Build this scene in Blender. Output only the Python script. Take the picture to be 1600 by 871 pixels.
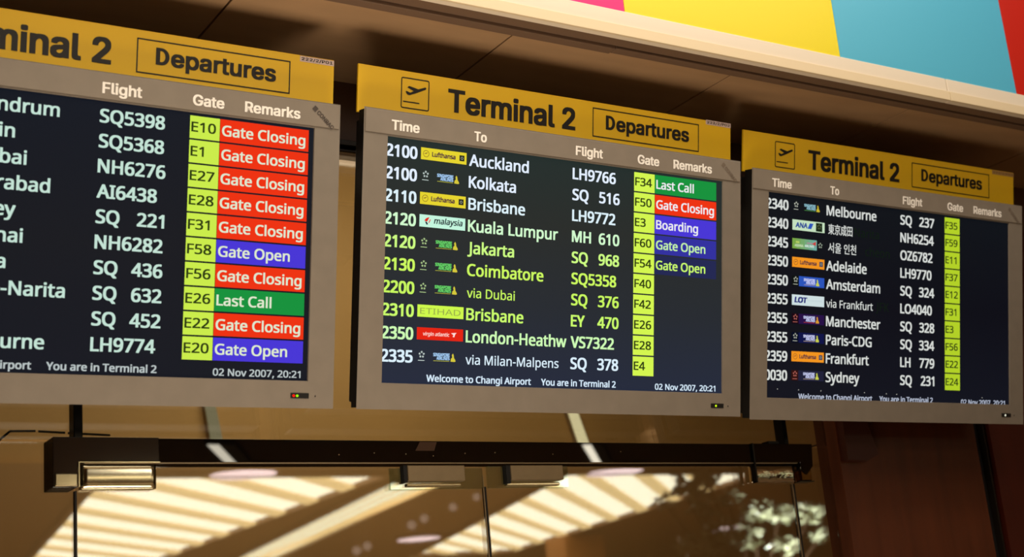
import bpy, bmesh, math, os, random
from mathutils import Matrix, Vector

for o in list(bpy.data.objects): bpy.data.objects.remove(o)
scene = bpy.context.scene
COL = scene.collection

def lin(c):
    return tuple(((v/255)/12.92 if v/255 <= .04045 else ((v/255+.055)/1.055)**2.4) for v in c)

# ------------------------------------------------------------------ camera
cam_data = bpy.data.cameras.new('camera')
cam = bpy.data.objects.new('camera', cam_data); COL.objects.link(cam)
rx = Vector((0.84413713, -0.52874751, -0.08864862))
up = Vector((-0.06884051, -0.27087916, 0.96014867))
bk = Vector((-0.53168929, -0.80439452, -0.26505840))
M = Matrix.Identity(4)
for i, v in enumerate((rx, up, bk)):
    for j in range(3): M[j][i] = v[j]
cam.matrix_world = M
cam_data.sensor_width = 36.0
cam_data.lens = 36.0*2231.7/1600
cam_data.clip_start = .05; cam_data.clip_end = 200
cam_data.dof.use_dof = True
cam_data.dof.focus_distance = 3.2
cam_data.dof.aperture_fstop = 3.8
scene.camera = cam

# ------------------------------------------------------------------ world, exposure, main lights
w = bpy.data.worlds.new('world'); scene.world = w; w.use_nodes = True
w.node_tree.nodes['Background'].inputs[0].default_value = (*lin((190, 150, 105)), 1)
w.node_tree.nodes['Background'].inputs[1].default_value = .03
vs = scene.view_settings
vs.view_transform = 'Standard'; vs.look = 'None'; vs.exposure = 0; vs.gamma = 1
try: vs.use_curve_mapping = False
except Exception: pass

def area(name, loc, target, power, sx, sy, col, spread=180):
    d = bpy.data.lights.new(name, 'AREA'); d.shape = 'RECTANGLE'; d.size = sx; d.size_y = sy
    d.energy = power; d.color = col; d.spread = math.radians(spread)
    o = bpy.data.objects.new(name, d); COL.objects.link(o); o.location = loc
    o.rotation_euler = (Vector(target)-Vector(loc)).to_track_quat('-Z', 'Y').to_euler()
    return o
area('concourse_light', (.85, .8, 2.3), (1.2, 2.4, .9), 22, 1.0, .7, (1, .88, .70))
area('fascia_fill_light', (2.3, 1.5, 2.5), (2.4, 2.35, 1.55), 25, 3.4, .25, (1, .93, .84))  # added unseen strip that brightens the fascia and banner
area('concourse_light', (3.2, -2.2, 2.5), (2.8, 2.4, 1.6), 9, 1.2, 1.2, (1, .9, .76), 100)
area('floor_bounce_fill_light', (1.6, 0.6, 2.5), (1.6, .6, -1.6), 30, 3.0, 2.0, (1, .8, .55))  # added overhead fill; its bounce off the floor lifts the soffit
area('soffit_fill_light', (1.0, 1.8, -1.0), (1.1, 2.3, 1.4), 21, 1.2, .9, (1, .84, .66), 130)  # added unseen fill near the floor, aimed up to brighten the soffit
area('lounge_fill_light', (2.7, 4.7, 2.3), (2.7, 5.6, .6), 27, 2.0, .6, (1, .84, .58))  # added unseen fill for the wall behind the glass

# ------------------------------------------------------------------ materials
MATS = {}
def pbr(name, rgb, rough=.5, metal=0, noise=0, nscale=8, stretch=(1, 1, 1), bump=0, coat=0, spec=.5):
    if name in MATS: return MATS[name]
    m = bpy.data.materials.new(name); m.use_nodes = True; MATS[name] = m
    nt = m.node_tree; b = nt.nodes['Principled BSDF']
    b.inputs['Base Color'].default_value = (*lin(rgb), 1)
    b.inputs['Roughness'].default_value = rough; b.inputs['Metallic'].default_value = metal
    b.inputs['Coat Weight'].default_value = coat
    b.inputs['Specular IOR Level'].default_value = spec
    if noise or bump:
        tc = nt.nodes.new('ShaderNodeTexCoord'); mp = nt.nodes.new('ShaderNodeMapping')
        mp.inputs['Scale'].default_value = stretch
        nz = nt.nodes.new('ShaderNodeTexNoise'); nz.inputs['Scale'].default_value = nscale
        nz.inputs['Detail'].default_value = 6
        nt.links.new(tc.outputs['Object'], mp.inputs[0]); nt.links.new(mp.outputs[0], nz.inputs[0])
        if noise:
            cr = nt.nodes.new('ShaderNodeValToRGB')
            a = lin(rgb)
            cr.color_ramp.elements[0].position = .3; cr.color_ramp.elements[1].position = .7
            cr.color_ramp.elements[0].color = (*[v*(1-noise) for v in a], 1)
            cr.color_ramp.elements[1].color = (*[min(1, v*(1+noise)) for v in a], 1)
            nt.links.new(nz.outputs['Fac'], cr.inputs[0]); nt.links.new(cr.outputs[0], b.inputs['Base Color'])
        if bump:
            bp = nt.nodes.new('ShaderNodeBump'); bp.inputs['Strength'].default_value = bump
            bp.inputs['Distance'].default_value = .002
            nt.links.new(nz.outputs['Fac'], bp.inputs['Height']); nt.links.new(bp.outputs[0], b.inputs['Normal'])
    return m
def emit(name, rgb, s=1.0):
    if name in MATS: return MATS[name]
    m = bpy.data.materials.new(name); m.use_nodes = True; MATS[name] = m
    nt = m.node_tree; nt.nodes.clear()
    e = nt.nodes.new('ShaderNodeEmission'); e.inputs[0].default_value = (*lin(rgb), 1); e.inputs[1].default_value = s
    o = nt.nodes.new('ShaderNodeOutputMaterial'); nt.links.new(e.outputs[0], o.inputs[0])
    return m
def pix(rgb, s=1.0):                       # a lit colour on a display
    return emit('pixel_%d_%d_%d_%d' % (*rgb, round(s*100)), rgb, s)
def lcd(name, stops):                       # dark glowing display panel, colour by height
    m = bpy.data.materials.new(name); m.use_nodes = True
    nt = m.node_tree; b = nt.nodes['Principled BSDF']
    b.inputs['Base Color'].default_value = (.004, .004, .005, 1); b.inputs['Roughness'].default_value = .35
    b.inputs['Specular IOR Level'].default_value = .08
    tc = nt.nodes.new('ShaderNodeTexCoord'); sp = nt.nodes.new('ShaderNodeSeparateXYZ')
    mr = nt.nodes.new('ShaderNodeMapRange'); mr.inputs[1].default_value = .05; mr.inputs[2].default_value = .58
    cr = nt.nodes.new('ShaderNodeValToRGB')
    els = cr.color_ramp.elements
    while len(els) < len(stops): els.new(.5)
    for e, (p, c) in zip(els, stops): e.position = p; e.color = (*lin(c), 1)
    nt.links.new(tc.outputs['Object'], sp.inputs[0]); nt.links.new(sp.outputs[2], mr.inputs[0])
    nt.links.new(mr.outputs[0], cr.inputs[0]); nt.links.new(cr.outputs[0], b.inputs['Emission Color'])
    b.inputs['Emission Strength'].default_value = 1
    return m
def glass(name, tint, fac):
    m = bpy.data.materials.new(name); m.use_nodes = True; MATS[name] = m
    nt = m.node_tree; nt.nodes.clear()
    t = nt.nodes.new('ShaderNodeBsdfTransparent'); t.inputs[0].default_value = (*tint, 1)
    g = nt.nodes.new('ShaderNodeBsdfGlossy'); g.inputs[0].default_value = (1, 1, 1, 1); g.inputs[1].default_value = .015
    lw = nt.nodes.new('ShaderNodeLayerWeight'); lw.inputs[0].default_value = .3
    mx = nt.nodes.new('ShaderNodeMixShader'); mx.inputs[0].default_value = fac
    o = nt.nodes.new('ShaderNodeOutputMaterial')
    nt.links.new(t.outputs[0], mx.inputs[1]); nt.links.new(g.outputs[0], mx.inputs[2]); nt.links.new(mx.outputs[0], o.inputs[0])
    return m

m_bezel = pbr('grey_plastic', (126, 116, 104), .45, noise=.05, nscale=25, bump=.05)
m_strip = pbr('grey_strip', (130, 119, 106), .5, noise=.06, nscale=18)
m_black = pbr('black_plastic', (14, 12, 11), .5)
m_yellow = pbr('yellow_sign', (240, 192, 26), .42, noise=.03, nscale=3)
m_ink = pbr('black_lettering', (16, 8, 5), .55)
m_white_ink = pbr('white_lettering', (250, 244, 236), .5)
m_logo_ink = pbr('dark_grey_print', (70, 60, 54), .5)
m_sticker = pbr('pinkish_sticker', (225, 200, 190), .5)
m_soffit = pbr('brown_laminate', (168, 134, 98), .42, noise=.08, nscale=5, stretch=(1, 4, 1))
m_bulk = pbr('dark_brown_board', (84, 54, 34), .5, noise=.08, nscale=6)
m_fascia = pbr('cream_paint', (232, 218, 196), .5)
m_frame = pbr('black_metal', (8, 7, 6), .25, metal=.3)
def gloss(name, rgb, fac, rough=.01):
    m = bpy.data.materials.new(name); m.use_nodes = True; nt = m.node_tree; nt.nodes.clear()
    d = nt.nodes.new('ShaderNodeBsdfDiffuse'); d.inputs[0].default_value = (*lin(rgb), 1)
    g = nt.nodes.new('ShaderNodeBsdfGlossy'); g.inputs[1].default_value = rough
    mx = nt.nodes.new('ShaderNodeMixShader'); mx.inputs[0].default_value = fac; o = nt.nodes.new('ShaderNodeOutputMaterial')
    nt.links.new(d.outputs[0], mx.inputs[1]); nt.links.new(g.outputs[0], mx.inputs[2]); nt.links.new(mx.outputs[0], o.inputs[0])
    return m
m_bar = gloss('black_gloss', (7, 5, 4), .075)
m_brk = gloss('smoked_steel', (20, 17, 16), .18, .05)
m_chrome = pbr('polished_steel', (222, 212, 180), .16, metal=1, bump=.12, nscale=9, stretch=(1, 1, 2.5))
m_steel = pbr('brushed_steel', (158, 138, 108), .35, metal=.75, noise=.05, nscale=40)
m_tan = pbr('tan_wall', (200, 156, 94), .6, noise=.05, nscale=2)
m_wood = pbr('red_brown_wood', (78, 36, 16), .35, noise=.25, nscale=5, stretch=(5, 5, .5))
m_wood2 = pbr('dark_wood', (66, 20, 8), .35, noise=.2, nscale=5, stretch=(5, 5, .5))
m_conc = pbr('concourse_ceiling_brown', (128, 92, 58), .6)
m_floor = pbr('beige_stone', (186, 160, 128), .35, noise=.06, nscale=4)
m_glass = glass('clear_glass', (.93, .96, .94), .17)
m_plate = glass('clear_acrylic', (.78, .88, .84), .25)
m_lum = emit('luminous_panel', (255, 244, 212), 3.7)
m_lum2 = emit('luminous_trough', (240, 242, 215), 3.2)
m_pink = emit('downlight_glow', (255, 225, 225), 3.2)
m_dimpink = emit('globe_glow', (235, 200, 180), .6)

# ------------------------------------------------------------------ helpers
def new_ob(name, bm, mats, parent=None, smooth=False):
    me = bpy.data.meshes.new(name); bm.to_mesh(me); bm.free()
    for m in (mats if isinstance(mats, (list, tuple)) else [mats]): me.materials.append(m)
    if smooth:
        for p in me.polygons: p.use_smooth = True
    o = bpy.data.objects.new(name, me); COL.objects.link(o)
    if parent: o.parent = parent
    return o
def tag(o, label=None, cat=None, group=None, kind=None):
    if label: o['label'] = label
    if cat: o['category'] = cat
    if group: o['group'] = group
    if kind: o['kind'] = kind
    return o
def empty(name, loc=(0, 0, 0)):
    o = bpy.data.objects.new(name, None); COL.objects.link(o); o.location = loc; return o
def bx(bm, x0, x1, y0, y1, z0, z1, bev=0, mi=0, seg=2):
    vs_ = [bm.verts.new((x, y, z)) for x in (x0, x1) for y in (y0, y1) for z in (z0, z1)]
    F = [(0, 1, 3, 2), (4, 6, 7, 5), (0, 4, 5, 1), (2, 3, 7, 6), (0, 2, 6, 4), (1, 5, 7, 3)]
    fs = [bm.faces.new([vs_[i] for i in f]) for f in F]
    for f in fs: f.material_index = mi
    if bev:
        es = list({e for f in fs for e in f.edges})
        bmesh.ops.bevel(bm, geom=es, offset=bev, segments=seg, profile=.5, affect='EDGES')
    bm.normal_update()
def box(name, x0, x1, y0, y1, z0, z1, mat, parent=None, bev=0):
    bm = bmesh.new(); bx(bm, x0, x1, y0, y1, z0, z1, bev); return new_ob(name, bm, mat, parent)
def prism(name, pts, y0, y1, mat, parent=None, bev=0):        # outline in x,z extruded along y
    bm = bmesh.new()
    a = [bm.verts.new((x, y0, z)) for x, z in pts]; b = [bm.verts.new((x, y1, z)) for x, z in pts]
    bm.faces.new(a); bm.faces.new(b[::-1])
    n = len(pts)
    for i in range(n): bm.faces.new((a[i], b[i], b[(i+1) % n], a[(i+1) % n]))
    bmesh.ops.recalc_face_normals(bm, faces=bm.faces)
    if bev: bmesh.ops.bevel(bm, geom=list(bm.edges), offset=bev, segments=2, profile=.5, affect='EDGES')
    return new_ob(name, bm, mat, parent)
def tube(bm, p0, p1, r, n=12):
    p0 = Vector(p0); p1 = Vector(p1); d = (p1-p0).normalized(); q = d.to_track_quat('Z', 'Y')
    rings = []
    for p in (p0, p1):
        rings.append([bm.verts.new(p+q@Vector((r*math.cos(2*math.pi*i/n), r*math.sin(2*math.pi*i/n), 0))) for i in range(n)])
    for i in range(n): bm.faces.new((rings[0][i], rings[0][(i+1) % n], rings[1][(i+1) % n], rings[1][i]))
    bm.faces.new(rings[0][::-1]); bm.faces.new(rings[1])
def quad(bm, x0, x1, z0, z1, y, mi=0):                        # flat print facing -y
    f = bm.faces.new([bm.verts.new(p) for p in ((x0, y, z0), (x1, y, z0), (x1, y, z1), (x0, y, z1))]); f.material_index = mi
def poly(bm, pts, y, mi=0):
    f = bm.faces.new([bm.verts.new((x, y, z)) for x, z in pts]); f.material_index = mi
def ring(bm, cx, cz, r, t, y, mi=0, n=20):
    o = []; i_ = []
    for k in range(n):
        a = 2*math.pi*k/n; c, s = math.cos(a), math.sin(a)
        o.append(bm.verts.new((cx+r*c, y, cz+r*s))); i_.append(bm.verts.new((cx+(r-t)*c, y, cz+(r-t)*s)))
    for k in range(n):
        f = bm.faces.new((o[k], o[(k+1) % n], i_[(k+1) % n], i_[k])); f.material_index = mi

# ---- lettering: text turned into flat mesh
def bundled(fn):                                              # typefaces that ship inside Blender
    try: return bpy.data.fonts.load(os.path.join(bpy.utils.resource_path('LOCAL'), 'datafiles', 'fonts', fn))
    except Exception: return None
FONT_SIGN = bundled('Inter.woff2'); FONT_SCREEN = bundled('NotoSansHebrew-Regular.woff2')
_cache = {}
def glyphs(body, sign=False, off=0.0):
    if FONT_SCREEN: off = 0.0
    key = (body, sign, off)
    if key in _cache: return _cache[key]
    cu = bpy.data.curves.new('lettering', 'FONT'); cu.body = body; cu.offset = off; cu.resolution_u = 3
    if sign and FONT_SIGN: cu.font = FONT_SIGN
    if not sign and FONT_SCREEN and all(ord(ch) < 256 for ch in body): cu.font = FONT_SCREEN
    ob = bpy.data.objects.new('lettering', cu); COL.objects.link(ob)
    bpy.context.view_layer.update()
    me = ob.evaluated_get(bpy.context.evaluated_depsgraph_get()).to_mesh()
    V = [(v.co.x, v.co.y) for v in me.vertices]; P = [tuple(p.vertices) for p in me.polygons]
    bpy.data.objects.remove(ob); bpy.data.curves.remove(cu)
    xs = [v[0] for v in V]
    _cache[key] = (V, P, min(xs), max(xs))
    return _cache[key]
CAPS = {}
def cap(sign):
    if sign not in CAPS:
        V = glyphs('H', sign)[0]; CAPS[sign] = max(v[1] for v in V)
    return CAPS[sign]
def nat(body, h, sign=False, off=0.0):
    V, P, a, b = glyphs(body, sign, off); return (b-a)*h/cap(sign)
def put(bm, body, x, z, h, width=None, xs=None, right=None, y=-.0006, mi=0, sign=False, off=0.0, bold=0.0, slant=0.0):
    V, P, a, b = glyphs(body, sign, off)
    k = h/cap(sign)
    sx = k*xs if xs else (width/(b-a) if width else k)
    x0 = x if right is None else right-(b-a)*sx
    shifts = [(0, 0)]
    if off > 0 and not bold: bold = off*h*3.6
    if bold: shifts = [(dx*bold, dz*bold*.6) for dx in ((-1, 1) if bold < .0010 else (-1, -.33, .33, 1)) for dz in (-1, 1)]
    for n, (dx, dz) in enumerate(shifts):
        vv = [bm.verts.new((x0+(vx-a)*sx+dx+slant*vz*k, y-n*.00003, z+vz*k+dz)) for vx, vz in V]
        for p in P:
            try:
                f = bm.faces.new([vv[i] for i in p]); f.material_index = mi
            except ValueError: pass
    return x0+(b-a)*sx

# ------------------------------------------------------------------ the setting
GY = 2.8                                             # plane of the glass front
SZ = 1.375                                           # underside of the soffit
struct = lambda o: tag(o, kind='structure')
struct(box('floor', -8, 26, -24, 8, -1.7, -1.6, m_floor))
soffit = struct(empty('ceiling_soffit', (0, 2.6, SZ))); soffit.name = 'ceiling'
for k in range(-2, 7):
    x0 = .394+.6375*k
    o = box('panel', x0+.0022, x0+.6375-.0022, 2.425, GY, SZ, SZ+.018, m_soffit, None, .0012); o.parent = soffit
    o.matrix_parent_inverse = Matrix.Translation((0, -2.6, -SZ))
struct(box('wall_back', -1.2, 5.6, GY, GY+.06, 1.222, SZ+.5, m_bulk))
struct(box('wall_left', -1.25, -1.2, 2.36, 7, -1.6, 2.6, m_bulk))
o = box('backing', -1.2, 5.6, 2.425, GY, SZ+.02, SZ+.05, m_black); o.parent = soffit; o.matrix_parent_inverse = Matrix.Translation((0, -2.6, -SZ))
# rails under the fascia
bm = bmesh.new(); bx(bm, -1.2, 1.93, 2.395, 2.424, SZ-.006, SZ+.02, .002); bx(bm, 1.934, 5.6, 2.398, 2.424, SZ-.003, SZ+.02, .002)
bx(bm, -1.2, 5.6, 2.36, 2.394, SZ+.002, SZ+.02)
struct(new_ob('trim_1', bm, pbr('brown_trim', (112, 88, 70), .5)))
# fascia beam, in two lengths
fas = struct(empty('trim_2', (0, 2.35, SZ)))
for a, b in ((-1.2, 3.004), (3.007, 5.6)):
    o = box('beam_length', a, b, 2.34, 2.36, SZ, SZ+.064, m_fascia, None, .002); o.parent = fas; o.matrix_parent_inverse = Matrix.Translation((0, -2.35, -SZ))
    o = box('lip', a, b, 2.334, 2.3405, SZ-.002, SZ+.024, pbr('cream_lip', (226, 206, 170), .5), None, .001); o.parent = fas; o.matrix_parent_inverse = Matrix.Translation((0, -2.35, -SZ))
# coloured banner panels above the beam
ban = empty('colour_banner', (2.6, 2.35, SZ+.064)); tag(ban, 'wide banner of magenta, yellow, blue and red panels above the cream beam', 'banner')
cols = [(240, 240, 235), (235, 235, 225), (230, 20, 120), (235, 215, 25), (84, 180, 212), (196, 30, 10), (235, 225, 210)]
names = [None, None, 'magenta panel', 'yellow panel', 'light blue panel', 'red panel', None]
for k, c in enumerate(cols):
    x0 = 1.24+.689*(k-2)
    o = box('panel', x0+.0006, x0+.6884, 2.346, 2.362, SZ+.064, 2.6, pbr('banner_%d' % k, c, .45), None, .0005)
    o.parent = ban; o.matrix_parent_inverse = Matrix.Translation((-2.6, -2.35, -SZ-.064))
    if names[k]: o['label'] = names[k]

# transom head frame
bm = bmesh.new(); bx(bm, -1.2, 5.6, GY-.012, GY+.05, 1.211, 1.2245, .001)
struct(new_ob('trim_3', bm, m_frame))
bm = bmesh.new(); bx(bm, -1.2, 5.6, GY-.004, GY+.05, 1.1985, 1.2035, .001); bx(bm, -1.2, 5.6, GY+.004, GY+.05, 1.2035, 1.211)
struct(new_ob('trim_4', bm, m_frame))

# glass front: transom lights, side lights, two door leaves
def pane(name, x0, x1, z0, z1, y=GY, mat=None):
    return struct(box(name, x0, x1, y, y+.010, z0, z1, mat or m_glass, None, .0008))
pane('window_1', -1.2, .784, .517, 1.198); pane('window_2', .798, 2.654, .517, 1.198); pane('window_3', 2.668, 2.826, .517, 1.198)
pane('window_4', -1.2, .7865, -1.6, .512); pane('window_5', 2.686, 2.826, -1.6, .512)
d1 = pane('door_1', .7925, 1.7215, -1.59, .463); d2 = pane('door_2', 1.7275, 2.679, -1.59, .463)
def child(par, name, *a, **k):
    o = box(name, *a, **k); o.parent = par; return o
# pane edges that catch the light / dark seal strips
for par, a, b in ((d1, .7885, .7920), (d2, 1.7220, 1.7256), (d2, 2.6795, 2.6835)):
    child(par, 'edge_seal', a, b, GY-.002, GY+.012, -1.59, .415, m_black)
for par, a, b in ((d1, 1.7185, 1.7205), (d2, 2.6755, 2.678)):
    child(par, 'edge_strip', a, b, GY-.0015, GY+.001, -1.59, .44, m_steel)
# patch fittings
def plate(par, x0, x1, z0, z1, mat, bulge):
    bm = bmesh.new(); N, K = 24, 12; g = []
    for i in range(N+1):
        row = []
        for j in range(K+1):
            u, v = i/N*2-1, j/K*2-1
            e = min(1, (1-abs(u))*14)*min(1, (1-abs(v))*5)
            y = GY-.014-.004*e**.5-bulge*(1-v*v)
            row.append(bm.verts.new((x0+(x1-x0)*i/N, y, z0+(z1-z0)*j/K)))
        g.append(row)
    for i in range(N):
        for j in range(K): bm.faces.new((g[i][j], g[i+1][j], g[i+1][j+1], g[i][j+1]))
    border = [g[i][0] for i in range(N+1)]+[g[N][j] for j in range(1, K+1)]+[g[i][K] for i in range(N-1, -1, -1)]+[g[0][j] for j in range(K-1, 0, -1)]
    back = [bm.verts.new((v.co.x, GY-.001, v.co.z)) for v in border]
    n = len(border)
    for i in range(n): bm.faces.new((border[i], back[i], back[(i+1) % n], border[(i+1) % n]))
    bm.faces.new(back[::-1]); bmesh.ops.recalc_face_normals(bm, faces=bm.faces)
    return new_ob('patch_plate', bm, mat, par, True)
plate(d1, .796, .946, .4165, .4645, m_chrome, .0022)
plate(d2, 2.529, 2.677, .4165, .4635, pbr('mottled_steel', (225, 215, 195), .05, metal=1, bump=.8, nscale=26, stretch=(1, 1, 1.6)), .002)
child(d1, 'lock_plate', 1.515, 1.662, GY-.020, GY-.001, .4265, .4625, m_steel, bev=.0015)
child(d2, 'lock_plate', 1.785, 1.932, GY-.020, GY-.001, .4275, .4625, m_steel, bev=.0015)
child(d1, 'gasket', 1.506, 1.5145, GY-.018, GY-.001, .424, .4625, m_black); child(d2, 'gasket', 1.774, 1.7845, GY-.018, GY-.001, .420, .4625, m_black)
child(d1, 'lower_bead', 1.515, 1.655, GY-.012, GY-.001, .4155, .4225, m_chrome, bev=.002); child(d2, 'lower_bead', 1.776, 1.925, GY-.012, GY-.001, .4155, .4225, m_chrome, bev=.002)
child(d1, 'backing_plate', 1.478, 1.717, GY-.0055, GY-.0005, .4105, .4575, m_plate); child(d2, 'backing_plate', 1.730, 1.955, GY-.0055, GY-.0005, .4115, .462, m_plate)
# header bar with its corner pieces
hb = struct(box('trim_5', .948, 2.523, GY-.03, GY+.03, .466, .5145, m_bar, None, .001))
child(hb, 'bright_edge', .80, 2.676, GY-.032, GY-.026, .4640, .4658, m_steel)
prism('corner_bracket', [(.738, .4175), (.786, .4175), (.786, .4665), (.948, .4665), (.948, .5155), (.738, .5155)], GY-.034, GY+.034, m_brk, hb, .0015)
prism('corner_bracket', [(2.523, .4665), (2.685, .4665), (2.685, .447), (2.703, .434), (2.728, .456), (2.736, .5155), (2.523, .5155)], GY-.034, GY+.034, m_bar, hb, .0012)
child(hb, 'bracket_end', .7415, .7845, GY-.0362, GY-.033, .4195, .444, m_chrome, bev=.002)
child(hb, 'bracket_end', 2.687, 2.7235, GY-.030, GY-.004, .4185, .447, pbr('bronze', (120, 78, 34), .2, metal=1), bev=.002)
child(hb, 'lower_lip', 2.680, 2.726, GY-.034, GY-.004, .4150, .4172, m_frame)
child(hb, 'bracket_edge', .7865, .7885, GY-.036, GY-.032, .418, .4665, m_chrome)
child(hb, 'bracket_edge', .7885, .948, GY-.0362, GY-.032, .4648, .4668, m_chrome)
child(hb, 'bracket_joint', 2.522, 2.5265, GY-.036, GY-.02, .414, .516, m_frame)
child(hb, 'top_clip', 2.585, 2.622, GY-.03, GY-.004, .5155, .523, m_frame)
prism('sticker', [(1.532, .4925), (1.580, .4925), (1.588, .5125), (1.545, .5125)], GY-.0308, GY-.0302, pbr('dull_foil', (74, 50, 34), .6), hb)
bm = bmesh.new()
for x, z in ((1.345, .483), (1.43, .487), (1.508, .485), (1.577, .481), (1.66, .487), (1.74, .489), (1.9, .486), (2.1, .493)): tube(bm, (x, GY-.0304, z), (x, GY-.03, z), .0014, 8)
tag(new_ob('dust_specks', bm, m_steel, hb), kind='stuff')
# upright rods behind the boards
bm = bmesh.new(); bx(bm, .782, .8, GY-.02, GY+.014, .5155, 1.21, .002); tag(new_ob('upright_rod', bm, m_frame), 'black upright rod rising from the chrome-ended left corner of the door header', 'rod', 'upright rods between header bar and transom head')
bm = bmesh.new(); bx(bm, 2.652, 2.667, GY-.02, GY+.014, .5155, 1.21, .002); tag(new_ob('upright_rod', bm, m_frame), 'black upright rod rising from the dark right corner of the door header', 'rod', 'upright rods between header bar and transom head')
# added thin black pieces behind the left glass, imitating a dark reflection
rl = empty('reflected_line', (.7, 2.9, .53)); tag(rl, 'thin black line in pieces behind the glass at far left, imitating a reflection', 'reflection')
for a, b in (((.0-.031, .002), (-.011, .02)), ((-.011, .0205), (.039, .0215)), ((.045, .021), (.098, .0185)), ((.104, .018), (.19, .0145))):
    bm = bmesh.new(); tube(bm, (a[0], 0, a[1]), (b[0], 0, b[1]), .0024, 8); new_ob('reflected_line_piece', bm, m_frame, rl)
bm = bmesh.new(); tube(bm, (-.07, 0, -.01), (-.031, 0, .002), .0024, 8); tube(bm, (-.07, 0, -.01), (-.6, 0, -.01), .0024, 8); new_ob('reflected_line_piece', bm, m_frame, rl)
bm = bmesh.new(); tube(bm, (2.741, 2.86, .5065), (2.85, 2.86, .531), .0022, 8)
tag(new_ob('stay_rod', bm, m_frame), 'thin dark slanting rod beside the right corner of the door header', 'rod')

# wooden wall at right with a black channel
wr = struct(empty('wall_right', (2.826, 2.76, -1.6)))
def wchild(name, *a, **k):
    o = box(name, *a, **k); o.parent = wr; o.matrix_parent_inverse = Matrix.Translation((-2.826, -2.76, 1.6)); return o
wchild('panel', 2.826, 3.385, 2.76, 2.84, -1.6, 1.211, m_wood)
wchild('channel', 3.385, 3.452, 2.785, 2.84, -1.6, 1.211, m_black)
wchild('channel_fin', 3.428, 3.434, 2.764, 2.786, -1.6, 1.211, pbr('dark_fin', (40, 32, 26), .3, metal=.5))
wchild('panel', 3.452, 4.4, 2.76, 2.84, -1.6, 1.211, m_wood2)
o = prism('dark_slanted_patch', [(2.830, .468), (2.905, .466), (2.948, .483), (2.915, .60), (2.83, .60)], 2.735, 2.76, pbr('dark_reddish', (58, 22, 10), .45), None)  # dark reddish patch with a slanted end, raised from the panel
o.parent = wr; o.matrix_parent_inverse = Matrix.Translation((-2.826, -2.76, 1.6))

# lounge behind the glass
struct(box('wall_lounge', -1.2, 9.0, 6.0, 6.1, -1.6, 3.0, m_tan))
struct(box('ceiling_lounge', -1.2, 9.0, 2.92, 6.0, 3.0, 3.05, m_tan))
struct(box('wall_lounge_right', 9.0, 9.1, 2.92, 6.1, -1.6, 3.0, m_tan))
# added glowing strips behind the transom, imitating lamp reflections in its glass
for pts, lab, st in (([(4.212, 1.275), (4.268, 1.275), (4.335, 1.06), (4.272, 1.06)], 'slanting bright strip imitating a lamp reflection in the glass below the middle board', 1.1),
                     ([(2.255, 1.28), (2.300, 1.28), (2.340, 1.06), (2.285, 1.06)], 'slanting faint strip imitating a lamp reflection in the glass below the left board', .30)):
    t = empty('strip_light', (pts[0][0], 6.0, 1.06)); tag(t, lab, 'light', 'slanting imitated lamp reflections behind the transom')
    prism('tube', [(x-pts[0][0], z-1.06) for x, z in pts], -.04, -.03, emit('strip_%d' % round(st*100), (235, 215, 165), st), t)
    prism('housing', [(x-pts[0][0]+dx, z-1.06) for (x, z), dx in zip(pts, (-.004, .004, .004, -.004))], -.029, 0, m_steel, t)
struct(box('baseboard_lounge', -1.2, 9.0, 5.96, 6.0, -1.6, 1.0, pbr('lower_wall_brown', (182, 140, 88), .6, noise=.05, nscale=2)))

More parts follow.
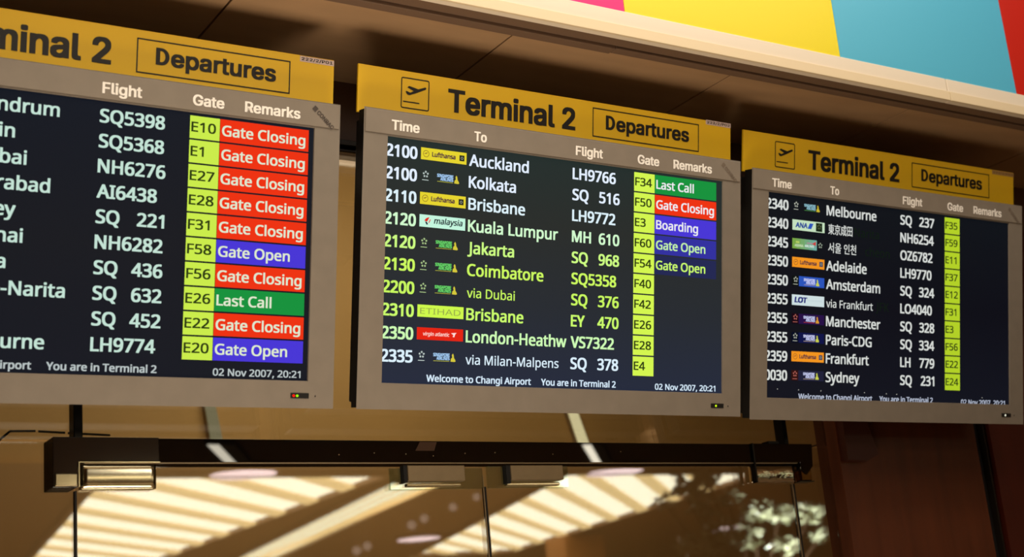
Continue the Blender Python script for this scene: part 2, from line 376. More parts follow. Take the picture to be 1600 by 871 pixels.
# ------------------------------------------------------------------ concourse behind the viewer, seen mirrored in the glass
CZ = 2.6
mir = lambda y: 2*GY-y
cc = struct(box('ceiling_concourse', -8, 26, -24, 2.345, CZ+.02, CZ+.08, m_conc))
struct(box('wall_front', -8, 26, -24.1, -24, -1.6, CZ, m_bulk)); struct(box('wall_concourse_left', -8.1, -8, -24, 2.3, -1.6, CZ, m_bulk)); struct(box('wall_concourse_right', 26, 26.1, -24, 8, -1.6, CZ, m_bulk))
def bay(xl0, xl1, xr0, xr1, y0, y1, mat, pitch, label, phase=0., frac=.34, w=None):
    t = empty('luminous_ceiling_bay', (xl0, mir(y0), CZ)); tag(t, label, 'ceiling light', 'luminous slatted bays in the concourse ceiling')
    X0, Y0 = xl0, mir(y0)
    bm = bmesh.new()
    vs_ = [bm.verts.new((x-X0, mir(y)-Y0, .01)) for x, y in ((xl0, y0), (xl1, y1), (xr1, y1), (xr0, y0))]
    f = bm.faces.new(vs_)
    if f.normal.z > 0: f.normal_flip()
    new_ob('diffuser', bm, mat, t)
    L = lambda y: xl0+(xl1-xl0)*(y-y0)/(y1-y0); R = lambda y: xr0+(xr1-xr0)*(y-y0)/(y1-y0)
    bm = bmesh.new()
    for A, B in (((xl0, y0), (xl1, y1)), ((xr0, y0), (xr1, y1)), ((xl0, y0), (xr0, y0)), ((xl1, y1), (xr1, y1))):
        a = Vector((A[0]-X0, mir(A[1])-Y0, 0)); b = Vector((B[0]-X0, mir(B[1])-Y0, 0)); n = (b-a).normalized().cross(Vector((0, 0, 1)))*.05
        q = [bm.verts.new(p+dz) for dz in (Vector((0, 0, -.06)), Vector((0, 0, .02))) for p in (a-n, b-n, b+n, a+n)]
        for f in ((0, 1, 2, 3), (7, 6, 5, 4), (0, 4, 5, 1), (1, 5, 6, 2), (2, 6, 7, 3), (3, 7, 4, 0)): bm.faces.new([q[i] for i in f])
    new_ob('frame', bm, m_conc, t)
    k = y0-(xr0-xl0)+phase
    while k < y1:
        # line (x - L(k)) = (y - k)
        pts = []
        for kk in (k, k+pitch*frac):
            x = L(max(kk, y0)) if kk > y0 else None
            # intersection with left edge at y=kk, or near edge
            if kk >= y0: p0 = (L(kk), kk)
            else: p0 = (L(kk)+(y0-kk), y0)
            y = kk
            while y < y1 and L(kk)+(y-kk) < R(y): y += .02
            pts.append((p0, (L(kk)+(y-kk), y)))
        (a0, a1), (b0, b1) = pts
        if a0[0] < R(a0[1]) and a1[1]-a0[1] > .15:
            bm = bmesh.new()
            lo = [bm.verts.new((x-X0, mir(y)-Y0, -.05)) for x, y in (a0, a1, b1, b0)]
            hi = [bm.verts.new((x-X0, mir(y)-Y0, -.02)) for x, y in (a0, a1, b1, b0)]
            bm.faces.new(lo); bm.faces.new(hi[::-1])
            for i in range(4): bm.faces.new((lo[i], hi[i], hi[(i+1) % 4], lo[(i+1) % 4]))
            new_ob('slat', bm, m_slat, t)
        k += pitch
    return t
m_slat = pbr('glowing_slat', (190, 160, 110), .6)
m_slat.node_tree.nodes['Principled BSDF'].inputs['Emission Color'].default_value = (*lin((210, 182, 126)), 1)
m_slat.node_tree.nodes['Principled BSDF'].inputs['Emission Strength'].default_value = 3.2  # slats brightened by emission of their own, though they are no lamps
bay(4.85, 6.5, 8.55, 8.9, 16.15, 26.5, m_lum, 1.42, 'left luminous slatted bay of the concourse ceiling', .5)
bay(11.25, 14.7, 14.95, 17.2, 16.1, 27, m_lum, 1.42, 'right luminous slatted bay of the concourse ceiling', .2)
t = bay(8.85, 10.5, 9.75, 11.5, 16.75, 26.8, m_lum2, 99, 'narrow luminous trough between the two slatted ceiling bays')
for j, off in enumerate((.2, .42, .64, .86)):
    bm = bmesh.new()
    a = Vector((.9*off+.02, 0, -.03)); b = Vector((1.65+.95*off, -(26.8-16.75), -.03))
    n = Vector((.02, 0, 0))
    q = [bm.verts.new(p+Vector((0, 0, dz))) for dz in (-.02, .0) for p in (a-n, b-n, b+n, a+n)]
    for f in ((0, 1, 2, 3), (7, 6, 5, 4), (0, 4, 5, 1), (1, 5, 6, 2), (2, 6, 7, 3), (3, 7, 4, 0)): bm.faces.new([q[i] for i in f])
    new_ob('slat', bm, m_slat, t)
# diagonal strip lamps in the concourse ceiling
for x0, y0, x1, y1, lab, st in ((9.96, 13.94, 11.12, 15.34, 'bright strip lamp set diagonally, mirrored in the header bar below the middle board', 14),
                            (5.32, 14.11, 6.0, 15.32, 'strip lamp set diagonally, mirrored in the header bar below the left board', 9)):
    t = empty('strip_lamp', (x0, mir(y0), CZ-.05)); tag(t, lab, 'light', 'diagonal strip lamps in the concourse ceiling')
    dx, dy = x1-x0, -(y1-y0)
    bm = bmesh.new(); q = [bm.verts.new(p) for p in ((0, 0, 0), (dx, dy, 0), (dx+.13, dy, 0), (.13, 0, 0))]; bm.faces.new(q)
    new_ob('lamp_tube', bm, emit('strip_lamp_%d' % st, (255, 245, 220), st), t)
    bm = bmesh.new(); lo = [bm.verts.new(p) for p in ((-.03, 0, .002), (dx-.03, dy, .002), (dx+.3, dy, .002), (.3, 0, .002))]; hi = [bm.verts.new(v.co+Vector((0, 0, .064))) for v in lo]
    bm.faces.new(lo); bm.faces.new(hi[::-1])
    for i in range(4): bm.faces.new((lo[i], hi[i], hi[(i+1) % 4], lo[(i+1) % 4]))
    new_ob('housing', bm, pbr('lamp_housing', (120, 112, 100), .5), t)
# round downlights
for x, y, lab in ((13.04, 23.67, 'round pinkish downlight between the two bright bays'), (20.5, 23.56, 'round pinkish downlight at right beyond the foliage'),
              (6.5, 16.0, 'round pinkish downlight close above the left bay'), (11.95, 15.95, 'round pinkish downlight close above the right bay')):
    t = empty('round_downlight', (x, mir(y), CZ)); tag(t, lab, 'downlight', 'round downlights in the concourse ceiling')
    bm = bmesh.new(); bmesh.ops.create_circle(bm, cap_ends=True, radius=.4, segments=32)
    bmesh.ops.translate(bm, verts=bm.verts, vec=(0, 0, -.055)); new_ob('lens', bm, m_pink, t)
    bm = bmesh.new(); tube(bm, (0, 0, -.05), (0, 0, .02), .44, 32); new_ob('rim', bm, m_conc, t)
for j, (x, y) in enumerate(((10.62, 17.49), (10.83, 18.54), (11.05, 19.84), (11.26, 20.65), (11.97, 23.69), (12.12, 24.43))):
    t = empty('globe_lamp', (x, mir(y), 2.45)); tag(t, 'small round globe lamp between the two bright bays, ' + ('nearest the header bar', 'second from the header bar', 'third from the header bar', 'fourth from the header bar', 'second from the far end', 'at the far end')[j], 'lamp', 'row of globe lamps under the concourse ceiling')
    bm = bmesh.new(); bmesh.ops.create_uvsphere(bm, u_segments=16, v_segments=10, radius=.055+.006*j); new_ob('globe', bm, m_dimpink, t, True)
    bm = bmesh.new(); tube(bm, (0, 0, .04), (0, 0, .17), .008, 6); new_ob('stem', bm, m_steel, t)
# wooden pier
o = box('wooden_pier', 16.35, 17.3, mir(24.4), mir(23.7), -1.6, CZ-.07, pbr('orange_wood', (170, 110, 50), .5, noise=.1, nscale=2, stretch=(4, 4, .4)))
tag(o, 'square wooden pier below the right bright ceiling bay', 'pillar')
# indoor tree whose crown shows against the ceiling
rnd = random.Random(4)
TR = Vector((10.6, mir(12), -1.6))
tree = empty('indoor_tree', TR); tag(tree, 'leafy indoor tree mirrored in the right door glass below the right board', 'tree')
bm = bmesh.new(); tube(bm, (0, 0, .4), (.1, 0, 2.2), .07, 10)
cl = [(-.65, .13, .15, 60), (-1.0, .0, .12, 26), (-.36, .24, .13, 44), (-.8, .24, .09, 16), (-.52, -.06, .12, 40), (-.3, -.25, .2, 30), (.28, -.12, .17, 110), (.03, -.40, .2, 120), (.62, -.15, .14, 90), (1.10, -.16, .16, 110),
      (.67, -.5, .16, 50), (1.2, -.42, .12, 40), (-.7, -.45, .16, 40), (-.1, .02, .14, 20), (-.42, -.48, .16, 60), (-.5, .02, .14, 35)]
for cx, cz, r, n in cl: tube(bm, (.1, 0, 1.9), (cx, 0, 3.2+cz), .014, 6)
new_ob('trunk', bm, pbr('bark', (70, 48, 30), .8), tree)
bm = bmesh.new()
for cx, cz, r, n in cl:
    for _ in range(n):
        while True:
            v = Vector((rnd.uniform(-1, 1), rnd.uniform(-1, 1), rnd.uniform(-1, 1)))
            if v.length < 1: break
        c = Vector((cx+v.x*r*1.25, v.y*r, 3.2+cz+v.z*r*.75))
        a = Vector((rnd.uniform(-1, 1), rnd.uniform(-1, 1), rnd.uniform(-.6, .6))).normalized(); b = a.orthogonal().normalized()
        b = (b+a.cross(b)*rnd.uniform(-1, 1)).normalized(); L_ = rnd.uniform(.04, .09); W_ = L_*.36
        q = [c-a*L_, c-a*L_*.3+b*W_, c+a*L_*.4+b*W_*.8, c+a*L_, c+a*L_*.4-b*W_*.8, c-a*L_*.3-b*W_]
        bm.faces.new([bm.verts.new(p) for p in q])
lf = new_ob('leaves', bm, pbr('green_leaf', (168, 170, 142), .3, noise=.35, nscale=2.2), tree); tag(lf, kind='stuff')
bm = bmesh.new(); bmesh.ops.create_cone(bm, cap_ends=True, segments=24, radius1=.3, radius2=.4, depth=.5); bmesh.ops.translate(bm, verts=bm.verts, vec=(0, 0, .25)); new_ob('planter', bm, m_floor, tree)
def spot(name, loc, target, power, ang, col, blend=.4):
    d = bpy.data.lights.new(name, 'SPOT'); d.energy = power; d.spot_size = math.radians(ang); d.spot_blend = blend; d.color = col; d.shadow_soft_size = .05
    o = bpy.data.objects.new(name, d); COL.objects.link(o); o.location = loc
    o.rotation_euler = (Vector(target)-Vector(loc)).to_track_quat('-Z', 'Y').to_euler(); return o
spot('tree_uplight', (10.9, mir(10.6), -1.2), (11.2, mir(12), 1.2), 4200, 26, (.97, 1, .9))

# ------------------------------------------------------------------ the departure boards
SW2, SH2 = .4608, .2592
LIME = (212, 246, 80)
RED, BLUE, GREEN = (238, 52, 20), (74, 56, 214), (26, 146, 62)
BASE = .32                                          # local zero is the board's bottom edge
def Z(z): return z+BASE
# shared meshes for housing, bezel, strips
def housing_bm():
    bm = bmesh.new(); bx(bm, -.500, .500, .028, .075, Z(-.300), Z(.300), .004); bx(bm, -.470, .470, .075, .125, Z(-.27), Z(.285), .006); return bm
def bezel_bm():
    bm = bmesh.new()
    O = [(-.5152, -.3113), (.5152, -.3113), (.5152, .3118), (-.5152, .3118)]
    I = [(-SW2, -SH2), (SW2, -SH2), (SW2, SH2), (-SW2, SH2)]
    rows = []
    for pts, y, g in ((O, .030, 0), (O, .003, 0), (O, .0, -.003), (I, .0, .0008), (I, .0035, 0)):
        rows.append([bm.verts.new((x+math.copysign(g, x), y, Z(z+math.copysign(g, z)))) for x, z in pts])
    for a, b in zip(rows, rows[1:]):
        for i in range(4): bm.faces.new((a[i], a[(i+1) % 4], b[(i+1) % 4], b[i]))
    bmesh.ops.recalc_face_normals(bm, faces=bm.faces)
    for f in bm.faces:
        if abs(f.normal.y) < .3 and f.calc_center_median().y > .002 and max(abs(v.co.x) for v in f.verts) > .5: f.material_index = 1
    return bm

REM = {'C': ('Gate Closing', RED), 'O': ('Gate Open', BLUE), 'L': ('Last Call', GREEN), 'B': ('Boarding', BLUE)}
def row_z(i): return .2184-.0481*i
def xsc(body, h, target, off): return target/nat(body, h, off=off)
KT = xsc('2100', .0246, .0735, .01); KD = xsc('Auckland', .0250, .1535, .008); KF = xsc('LH9766', .0250, .1203, .01)
KR = xsc('Gate Closing', .0205, .1770, .008); KG = xsc('F34', .0195, .0500, .0); KV = xsc('via Dubai', .0195, .1200, .0)
KW = xsc('Welcome to Changi Airport', .0140, .2630, .01); KY = xsc('You are in Terminal 2', .0140, .2050, .01); KN = xsc('02 Nov 2007, 20:21', .0135, .1835, .01)

def logo(parent, kind, i, dx, tone, m3=False):
    bm = bmesh.new(); mats = []
    def c(rgb):
        m = pix(rgb)
        if m not in mats: mats.append(m)
        return mats.index(m)
    z0 = row_z(i)+.0008+BASE; z1 = z0+.0258; x0 = -.3798+dx; x1 = -.2668+dx
    y1, y2, y3 = -.0004, -.0007, -.0010
    def stars(cx, cz, s, rgb):
        m = c(rgb)
        for k in range(5):
            a = math.pi/2+2*math.pi*k/5; ax, az = cx+s*.62*math.cos(a), cz+s*.62*math.sin(a)
            pts = []
            for j in range(10):
                r = s*(.36 if j % 2 == 0 else .15); b = math.pi/2+2*math.pi*j/10
                pts.append((ax+r*math.cos(b), az+r*math.sin(b)))
            poly(bm, pts, y2, m)
    def bird(x, rgb):
        poly(bm, [(x, z0+.004), (x+.001, z0+.010), (x+.004, z0+.013), (x+.003, z0+.018), (x+.0055, z0+.0215), (x+.0075, z0+.018), (x+.0085, z0+.012), (x+.0115, z0+.008), (x+.0125, z0+.0045), (x+.009, z0+.0035)], y2, c(rgb))
    def sq(txt, line, birdc, starc):
        stars(x0+.0125, z0+.0165, .0085, starc); quad(bm, x0+.004, x0+.0195, z0+.0035, z0+.0048, y2, c(starc))
        put(bm, 'SINGAPORE', x0+.041, z0+.0145, .0062, width=.039, y=y2, mi=c(txt), off=.03); put(bm, 'AIRLINES', x0+.049, z0+.0072, .0062, width=.031, y=y2, mi=c(txt), off=.03)
        quad(bm, x0+.041, x0+.080, z0+.0040, z0+.0050, y2, c(line)); bird(x0+.083, birdc)
    if kind == 'LH' or kind == 'LHo':
        bg = (230, 212, 48) if kind == 'LH' else (242, 148, 32)
        quad(bm, x0, x1, z0, z1, y1, c(bg)); ring(bm, x0+.0125, (z0+z1)/2, .0075, .0011, y2, c((120, 80, 40)))
        poly(bm, [(x0+.007, z0+.0125), (x0+.0125, z0+.0125), (x0+.0175, z0+.0165), (x0+.0118, z0+.0145)], y2, c((110, 60, 50)))
        put(bm, 'Lufthansa', x0+.0275, z0+.0085, .0095, width=.057, y=y2, mi=c((84, 50, 60)), off=.02)
        quad(bm, x1-.018, x1-.0055, z0+.0065, z0+.0192, y2, c((40, 42, 32) if kind == 'LH' else (70, 70, 90))); 
        mm = c((170, 175, 150)); ring(bm, x1-.0118, z0+.0128, .0035, .0012, y3, mm, 5)
    elif kind == 'SQw': sq((165, 205, 245), (190, 190, 70), (214, 200, 60), (205, 220, 215))
    elif kind == 'SQg': sq((105, 215, 105), (185, 185, 60), (214, 200, 60), (185, 215, 150))
    elif kind == 'SQ3': sq((140, 190, 205), (80, 150, 70), (200, 180, 50), (200, 205, 190))
    elif kind in ('SQb', 'SQp', 'SQn', 'SQk'):
        bg = {'SQb': (44, 84, 186), 'SQp': (40, 18, 70), 'SQn': (18, 22, 72), 'SQk': (34, 34, 58)}[kind]
        st = {'SQb': (16, 20, 18), 'SQp': (30, 10, 20), 'SQn': (10, 14, 34), 'SQk': (50, 20, 16)}[kind]
        quad(bm, x0+.024, x1, z0, z1, y1, c(bg)); quad(bm, x0, x0+.024, z0, z1, y1, c(st))
        sq((200, 205, 245), (200, 60, 60) if kind == 'SQp' else (190, 170, 160), (214, 150, 50) if kind == 'SQp' else (200, 205, 80), (200, 110, 100) if kind in ('SQp', 'SQk') else (190, 195, 180))
    elif kind == 'MH':
        quad(bm, x0, x1, z0-.0005, z1, y1, c((196, 246, 222)))
        poly(bm, [(x0+.0115, z0+.013), (x0+.016, z0+.0185), (x0+.024, z0+.0215), (x0+.0205, z0+.0145), (x0+.018, z0+.011)], y2, c((225, 45, 35)))
        poly(bm, [(x0+.013, z0+.0115), (x0+.018, z0+.0105), (x0+.021, z0+.0055), (x0+.017, z0+.0045)], y2, c((30, 40, 60)))
        poly(bm, [(x0+.0215, z0+.009), (x0+.0255, z0+.0165), (x0+.0275, z0+.0165), (x0+.0240, z0+.009)], y2, c((225, 45, 35)))
        put(bm, 'malaysia', x0+.0355, z0+.0085, .0125, width=.069, y=y2, mi=c((24, 34, 44)), off=.01, slant=.18)
    elif kind == 'EY':
        quad(bm, x0, x1, z0, z1, y1, c((206, 248, 76))); put(bm, 'ETIHAD', x0+.0065, z0+.0065, .0125, width=.099, y=y2, mi=c((150, 168, 76)), off=-.012)
    elif kind == 'VS':
        quad(bm, x0, x1, z0, z1, y1, c((228, 38, 20))); put(bm, 'virgin atlantic', x0+.014, z0+.009, .0075, width=.064, y=y2, mi=c((255, 205, 195)), off=.012, slant=.15)
        poly(bm, [(x0+.083, z0+.0165), (x0+.092, z0+.0175), (x0+.0965, z0+.018), (x0+.093, z0+.014), (x0+.091, z0+.008), (x0+.087, z0+.009), (x0+.089, z0+.0125)], y2, c((255, 225, 220)))
    elif kind == 'NH':
        quad(bm, x0, x1, z0-.001, z1, y1, c((196, 224, 190))); put(bm, 'ANA', x0+.011, z0+.0065, .0125, width=.040, y=y2, mi=c((40, 70, 150)), off=.02, slant=.12)
        poly(bm, [(x0+.0525, z0+.0055), (x0+.0655, z0+.0055), (x0+.073, z0+.020), (x0+.060, z0+.020)], y2, c((44, 84, 186)))
        quad(bm, x1-.031, x1-.0085, z0+.001, z0+.0232, y2, c((24, 38, 22))); stars(x1-.0195, z0+.0135, .0085, (60, 80, 50)); stars(x1-.0195, z0+.0135, .0083, (120, 130, 90))
    elif kind == 'OZ':
        for k in range(6):
            t = k/5; quad(bm, x0+.0143*k, x0+.0143*(k+1), z0-.0005, z1, y1, c((int(120-10*t), int(165+5*t), int(70+90*t))))
        put(bm, 'ASIANA', x0+.008, z0+.005, .006, width=.030, y=y2, mi=c((190, 215, 170)), off=.03); put(bm, 'AIRLINES', x0+.043, z0+.006, .0055, width=.032, y=y2, mi=c((205, 225, 215)), off=.03)
        quad(bm, x0+.012, x0+.024, z0+.014, z0+.019, y2, c((180, 205, 100))); quad(bm, x0+.05, x0+.07, z0+.0145, z0+.018, y2, c((170, 140, 150)))
        poly(bm, [(x0+.068, z0+.015), (x0+.082, z0+.0225), (x0+.081, z0+.010), (x0+.076, z0+.013)], y3, c((205, 60, 60)))
        stars(x1-.015, z0+.0135, .0085, (165, 180, 160))
    elif kind == 'LO':
        quad(bm, x0, x1, z0-.001, z1, y1, c((206, 222, 224))); put(bm, 'LOT', x0+.010, z0+.0065, .0130, width=.040, y=y2, mi=c((36, 42, 120)), off=.03, slant=.15)
        put(bm, 'POLISH AIRLINES', x0+.055, z0+.011, .004, width=.05, y=y2, mi=c((180, 200, 205)))
    return new_ob('airline_logo', bm, mats, parent)

def icon(bm, x0, x1, z0, z1, y):
    def rr(ix, r, n=4):
        p = []
        for cx, cz, a0 in ((x1-ix-r, z1-ix-r, 0), (x0+ix+r, z1-ix-r, 90), (x0+ix+r, z0+ix+r, 180), (x1-ix-r, z0+ix+r, 270)):
            for k in range(n+1):
                a = math.radians(a0+90*k/n); p.append((cx+r*math.cos(a), cz+r*math.sin(a)))
        return p
    A, B = rr(0, .0045), rr(.0024, .0024)
    va = [bm.verts.new((x, y, z)) for x, z in A]; vb = [bm.verts.new((x, y, z)) for x, z in B]
    for i in range(len(A)): bm.faces.new((va[i], va[(i+1) % len(A)], vb[(i+1) % len(A)], vb[i]))
    W, H = x1-x0, z1-z0
    pl = [(.16, .457), (.207, .438), (.32, .475), (.447, .412), (.22, .315), (.287, .264), (.607, .329), (.847, .236), (.893, .254), (.867, .306), (.567, .45), (.3, .56), (.22, .545)]
    poly(bm, [(x0+u*W, z1-v*H) for u, v in pl], y); quad(bm, x0+.08*W, x0+.65*W, z1-.80*H, z1-.765*H, y)

def board(k, loc, rot3, data):
    R3 = Matrix(rot3)
    t = empty('departure_monitor'); tag(t, data['label'], 'monitor', 'row of departure monitors under the soffit')
    t.matrix_world = Matrix.Translation(Vector(loc)-R3@Vector((0, 0, BASE))) @ R3.to_4x4()
    dx = data['dx']; tw = data['text']; sc = data['gain']
    new_ob('housing', housing_bm(), m_black, t)
    b = new_ob('bezel', bezel_bm(), [m_bezel, m_black], t)
    # raised strip that carries the column headings
    bm = bmesh.new(); bx(bm, -.5155+data['ex'][0], .5155+data['ex'][1], -.0022, .0004, Z(.2625), Z(.3125), .001)
    hs = new_ob('heading_strip', bm, m_strip, t)
    for body, x, wd in (('Time', -.4535, .0665), ('To', -.2505, .0315), ('Flight', .0200, .0760), ('Gate', .1975, .0640), ('Remarks', .3050, .1190)):
        bm = bmesh.new(); put(bm, body, x+dx*.6, Z(.2735), .0205, width=wd-.0016, y=-.0027, sign=True, bold=.00105)
        new_ob('heading_lettering', bm, m_white_ink, hs)
    # maker's mark, printed slanting across the upper right corner
    bm = bmesh.new(); put(bm, 'CONRAC', 0, 0, .0085, width=.046, y=0, sign=True, bold=.0004); quad(bm, -.013, -.0035, -.001, .0095, 0)
    rm = Matrix.Rotation(math.radians(42), 4, 'Y'); bmesh.ops.transform(bm, matrix=Matrix.Translation((.4640, -.0029, Z(.2900))) @ rm, verts=bm.verts)
    new_ob('maker_mark', bm, data.get('mark', m_logo_ink), t)
    # indicator
    bm = bmesh.new(); bx(bm, .4245, .4640, -.0010, .001, Z(-.2945), Z(-.2840), .0004); iw = new_ob('indicator_window', bm, m_black, t)
    for x, rgb in data['led']:
        bm = bmesh.new(); tube(bm, (x, -.0016, Z(-.2895)), (x, -.0009, Z(-.2895)), .0028, 10); new_ob('indicator_light', bm, emit('led_%d_%d' % (rgb[0], rgb[1]), rgb, 1.3), iw)
    bm = bmesh.new(); tube(bm, (.478, -.0012, Z(-.2895)), (.478, 0, Z(-.2895)), .0013, 8); new_ob('sensor_hole', bm, m_ink, t)
    for x in (-.35, .35):
        bm = bmesh.new(); bx(bm, x-.02, x+.02, .125, .178, Z(.10), Z(.16)); new_ob('wall_arm', bm, m_black, t)
    # display
    bm = bmesh.new(); bx(bm, -SW2-.004, SW2+.004, .0036, .02, Z(-SH2-.003), Z(SH2+.003)); s = new_ob('screen', bm, lcd('display_%d' % k, data['bg']), t)
    ty = .0030
    def line(name, mat, fn):
        bm = bmesh.new(); fn(bm); return new_ob(name, bm, mat, s)
    gain = lambda c: tuple(min(255, int(v*sc)) for v in c)
    for i, (tm, lg, dest, fl, gate, rem) in enumerate(data['rows']):
        zb = Z(row_z(i)); m = pix(tw[i])
        if tm: line('time_text', m, lambda bm: put(bm, tm, data['tx'], zb, .0246, xs=KT, y=ty, off=.014))
        if lg: o = logo(s, lg, i, dx, tw[i]); o.location.y = ty+.0002
        if dest:
            small = dest.startswith('via'); cjk = ord(dest[0]) > 255
            def f(bm):
                if 'right' in data and i in data['right']:
                    put(bm, dest, 0, zb, .0250, xs=KD, y=ty, off=.010, right=data['right'][i])
                elif small: put(bm, dest, -.2590+dx, zb+.0005, .0200, xs=KV*.0195/.0200*1.02, y=ty, off=.004)
                elif cjk: put(bm, dest, -.2530+dx, zb+.001, .0170, width={0: .087}.get(0) if '東' in dest else .101, y=ty, bold=.0003)
                else: put(bm, dest, -.2590+dx, zb, .0250, xs=KD*(.972 if len(dest) > 12 else 1), y=ty, off=.010)
            line('destination_text', m, f)
        if fl:
            a, n = (fl.split() + [''])[:2]
            line('airline_code_text' if n else 'flight_text', m, lambda bm: put(bm, a, .0160+dx, zb, .0250, xs=KF, y=ty, off=.012))
            if n: line('flight_number_text', m, lambda bm: put(bm, n, 0, zb, .0250, xs=KF, y=ty, off=.012, right=.1480+dx*.7))
        x0 = .1912+dx; z1 = Z(.2533-.0481*i); z0 = z1-.0448
        bm = bmesh.new(); quad(bm, x0, x0+.0610, z0, z1, ty+.0003, 0); put(bm, gate, x0+.0035, z0+.0135, .0190, xs=KG, y=ty, mi=1, off=.010)
        new_ob('gate_cell', bm, [pix(gain(LIME) if k != 3 else (178, 208, 40)), pix((48, 62, 20))], s)
        if rem:
            body, c_ = REM[rem]
            c_ = data.get('remcol', {}).get(i, c_)
            bm = bmesh.new(); quad(bm, x0+.0618, x0+.2515, z0, z1, ty+.0003, 0); put(bm, body, x0+.0665, z0+.0120, .0205, xs=KR, y=ty, mi=1, off=.010)
            tc = data.get('remtext', {}).get(i, (236, 236, 240))
            new_ob('remark_cell', bm, [pix(c_), pix(tc)], s)
    zf = Z(data['foot']); mf = pix(data['footcol'])
    line('footer_text', mf, lambda bm: put(bm, 'Welcome to Changi Airport', -.3540+dx*1.0, zf, .0140, xs=KW, y=ty, off=.012))
    line('footer_text', mf, lambda bm: put(bm, 'You are in Terminal 2', -.0630+dx, zf, .0140, xs=KY, y=ty, off=.012))
    line('date_text', mf, lambda bm: put(bm, '02 Nov 2007, 20:21', .2570+dx*.7, zf-.0015, .0135, xs=KN, y=ty, off=.010))
    if k == 3:
        bm = bmesh.new()
        for x, z in ((-.425, -.2380), (-.353, -.2385), (-.275, -.2390), (-.118, -.2400), (-.036, -.2410), (.003, -.2415), (.345, -.2430)): quad(bm, x, x+.0028, Z(z), Z(z)+.002, ty)
        new_ob('stray_pixels', bm, pix((190, 190, 180)), s)['kind'] = 'stuff'
        for body, x, i in (('Narita', -.155, 1), ('cheon', -.115, 2), ('JFK', -.075, 5)):
            line('ghost_text', pix((18, 30, 18)), lambda bm: put(bm, body, x, Z(row_z(i)), .0230, xs=KD, y=ty+.0003))
    # yellow header sign
    sg = empty('departure_sign'); tag(sg, data['siglabel'], 'sign', 'yellow departure signs above the monitors')
    sg.matrix_world = t.matrix_world @ Matrix.Translation((0, .045, Z(.31)))
    e0, e1, zt = data['sign']
    q = lambda z: z-.31
    bm = bmesh.new(); bx(bm, e0, e1, 0, .006, q(.3122), q(zt), .0008); new_ob('panel', bm, m_yellow, sg)
    sx = data['sx']; yy = -.0006
    bm = bmesh.new(); put(bm, 'Terminal 2', -.2895+sx, q(.3430), .0480, width=.3365, y=yy, sign=True, bold=.0027); new_ob('lettering', bm, m_ink, sg)
    bm = bmesh.new(); put(bm, 'epartures', .1700+sx, q(.3555), .0325, width=.2185, y=yy, sign=True, bold=.0018)
    def arc(cx, cz, ax, az, n=14): return [(cx+ax*math.cos(math.pi*(.5-k/n)), cz+az*math.sin(math.pi*(.5-k/n))) for k in range(n+1)]
    dl, dz, dh, dw, ds = .1385+sx-.001, q(.3547), .0340, .0275, .0085
    oo = [(dl, dz+dh)]+arc(dl+dw*.42, dz+dh/2, dw*.58, dh/2)+[(dl, dz)]
    ii = [(dl+ds, dz+dh-.0062)]+arc(dl+dw*.42, dz+dh/2, dw*.58-ds, dh/2-.0062)+[(dl+ds, dz+.0062)]
    vo = [bm.verts.new((x, yy, z)) for x, z in oo]; vi = [bm.verts.new((x, yy, z)) for x, z in ii]
    for i in range(len(oo)): bm.faces.new((vo[i], vo[(i+1) % len(oo)], vi[(i+1) % len(oo)], vi[i]))
    X0, X1, Z0, Z1, w_ = .0990+sx, .4216+sx, q(.3335), q(.4028), .0026
    for a in ((X0, X1, Z0, Z0+w_), (X0, X1, Z1-w_, Z1), (X0, X0+w_, Z0+w_, Z1-w_), (X1-w_, X1, Z0+w_, Z1-w_)): quad(bm, *a, yy)
    new_ob('framed_lettering', bm, m_ink, sg)
    bm = bmesh.new(); icon(bm, -.4095+sx, -.3397+sx, q(.3345), q(.4025), yy); new_ob('pictogram', bm, m_ink, sg)
    bm = bmesh.new(); bx(bm, .4440, e1-.0005, -.0009, -.0002, q(.4060), q(.4175)); st = new_ob('sticker', bm, m_sticker if k != 3 else pbr('dull_sticker', (190, 150, 90), .5), sg)
    bm = bmesh.new(); put(bm, data['tagtext'], .4475, q(.4090), .0058, width=e1-.4475-.004, y=-.0013, sign=True, bold=.0003); new_ob('sticker_lettering', bm, m_ink if k != 3 else pbr('faded_print', (140, 100, 60), .6), st)
    for x in (-.35, .35):
        bm = bmesh.new(); bx(bm, x-.02, x+.02, .0062, .028, q(.3125), q(.335)); new_ob('bracket', bm, m_black, sg)

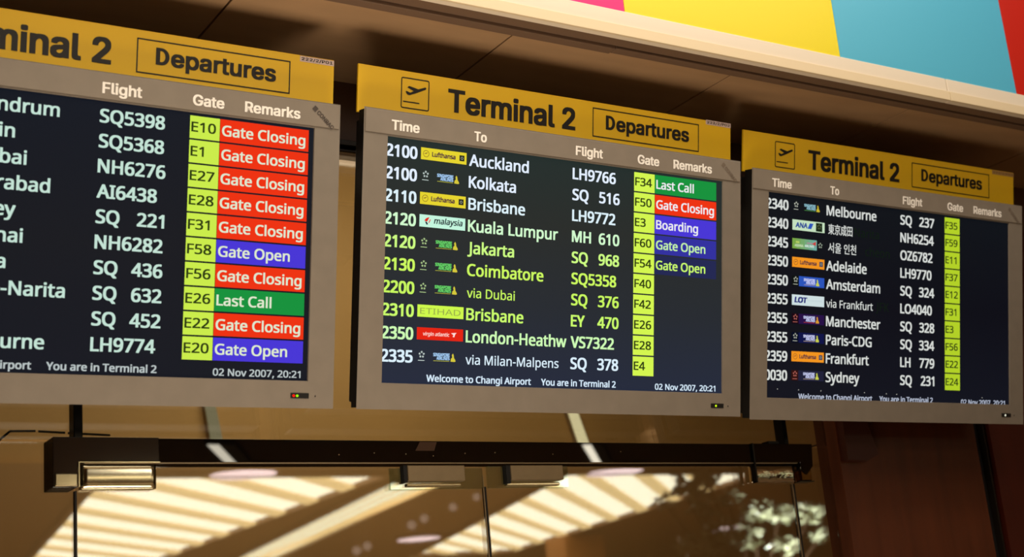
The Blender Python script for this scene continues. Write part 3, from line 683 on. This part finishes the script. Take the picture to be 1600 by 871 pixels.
W1 = [(196, 226, 212)]*10
W2 = [(228, 240, 255), (228, 240, 255), (222, 242, 250), (210, 250, 205), (204, 250, 130), (204, 248, 96), (200, 246, 96), (202, 250, 108), (205, 250, 180), (220, 240, 252)]
W3 = [(212, 216, 212)]*10
board(1, (.7348, 2.5408, .8535), ((.999976379, .004916790, -.004802756), (-.005761461, .980657772, -.195645443), (.003747913, .195668493, .980662936)),
      dict(label='departure monitor cropped by the left edge, mostly red gate closing rows', siglabel='yellow Terminal 2 Departures sign cropped by the left edge, above the left monitor',
           dx=.0075, sx=.0015, tx=-.466, text=W1, gain=.96, ex=(0, 0), bg=[(0, (16, 20, 30)), (.5, (18, 21, 28)), (1, (10, 18, 30))],
           right={0: -.053, 1: -.1317, 2: -.1087, 3: -.0644, 4: -.124, 5: -.1093, 6: -.1375, 7: -.0291, 9: -.0624},
           rows=[('', '', 'Trivandrum', 'SQ5398', 'E10', 'C'), ('', '', 'Cochin', 'SQ5368', 'E1', 'C'), ('', '', 'Mumbai', 'NH6276', 'E27', 'C'), ('', '', 'Hyderabad', 'AI6438', 'E28', 'C'),
                 ('', '', 'Sydney', 'SQ 221', 'F31', 'C'), ('', '', 'Chennai', 'NH6282', 'F58', 'O'), ('', '', 'Dhaka', 'SQ 436', 'F56', 'C'), ('', '', 'Tokyo-Narita', 'SQ 632', 'E26', 'L'),
                 ('', '', '', 'SQ 452', 'E22', 'C'), ('', '', 'Melbourne', 'LH9774', 'E20', 'O')],
           remtext={i: (222, 232, 205) for i in range(10)}, foot=-.2520, footcol=(186, 196, 196), led=[(.431, (255, 30, 10)), (.4385, (150, 220, 20))], sign=(-.515, .522, .4193), tagtext='222/2/P01'))
board(2, (1.8172, 2.5242, .8544), ((.999990687, -.003793664, -.002057549), (.003309266, .980059925, -.198674589), (.002770226, .198665930, .980063352)),
      dict(label='middle departure monitor listing Auckland first, with green, red and blue remarks', siglabel='yellow Terminal 2 Departures sign above the middle monitor, fully in view',
           dx=0, sx=0, tx=-.4630, text=W2, gain=1, ex=(0, .0005), bg=[(0, (34, 41, 60)), (.35, (36, 41, 48)), (.7, (38, 42, 40)), (1, (32, 44, 42))],
           rows=[('2100', 'LH', 'Auckland', 'LH9766', 'F34', 'L'), ('2100', 'SQw', 'Kolkata', 'SQ 516', 'F50', 'C'), ('2110', 'LH', 'Brisbane', 'LH9772', 'E3', 'B'), ('2120', 'MH', 'Kuala Lumpur', 'MH 610', 'F60', 'O'),
                 ('2120', 'SQg', 'Jakarta', 'SQ 968', 'F54', 'O'), ('2130', 'SQg', 'Coimbatore', 'SQ5358', 'F40', ''), ('2200', 'SQg', 'via Dubai', 'SQ 376', 'F42', ''), ('2310', 'EY', 'Brisbane', 'EY 470', 'E26', ''),
                 ('2350', 'VS', 'London-Heathw', 'VS7322', 'E28', ''), ('2335', 'SQw', 'via Milan-Malpens', 'SQ 378', 'E4', '')],
           remcol={3: (52, 50, 160), 4: (38, 42, 84)}, remtext={3: (195, 240, 170), 4: (200, 246, 110)}, mark=pbr('faint_print', (112, 98, 84), .5),
           foot=-.2535, footcol=(214, 234, 250), led=[(.4395, (190, 230, 20))], sign=(-.5125, .5250, .4165), tagtext='222/2/P02'))
board(3, (2.9094, 2.5525, .8565), ((.999992797, -.002727748, -.002639185), (.002098745, .976761356, -.214319501), (.003162463, .214312418, .976760045)),
      dict(label='right departure monitor listing Melbourne first, with an empty remarks column', siglabel='dim yellow Terminal 2 Departures sign above the right monitor',
           dx=.0025, sx=.009, tx=-.4660, text=W3, gain=.84, ex=(0, 0), bg=[(0, (14, 17, 28)), (.5, (8, 10, 20)), (1, (9, 15, 22))],
           rows=[('2340', 'SQ3', 'Melbourne', 'SQ 237', 'F35', ''), ('2340', 'NH', '東京成田', 'NH6254', 'F59', ''), ('2345', 'OZ', '서울 인천', 'OZ6782', 'E11', ''), ('2350', 'LHo', 'Adelaide', 'LH9770', 'F37', ''),
                 ('2350', 'SQb', 'Amsterdam', 'SQ 324', 'E12', ''), ('2355', 'LO', 'via Frankfurt', 'LO4040', 'F31', ''), ('2355', 'SQp', 'Manchester', 'SQ 328', 'E3', ''), ('2355', 'SQn', 'Paris-CDG', 'SQ 334', 'F56', ''),
                 ('2359', 'LHo', 'Frankfurt', 'LH 779', 'E22', ''), ('0030', 'SQk', 'Sydney', 'SQ 231', 'E24', '')],
           mark=pbr('faint_print', (112, 98, 84), .5), foot=-.2610, footcol=(178, 186, 205), led=[(.4395, (225, 225, 200))], sign=(-.5085, .5385, .4190), tagtext='222/2/P03'))
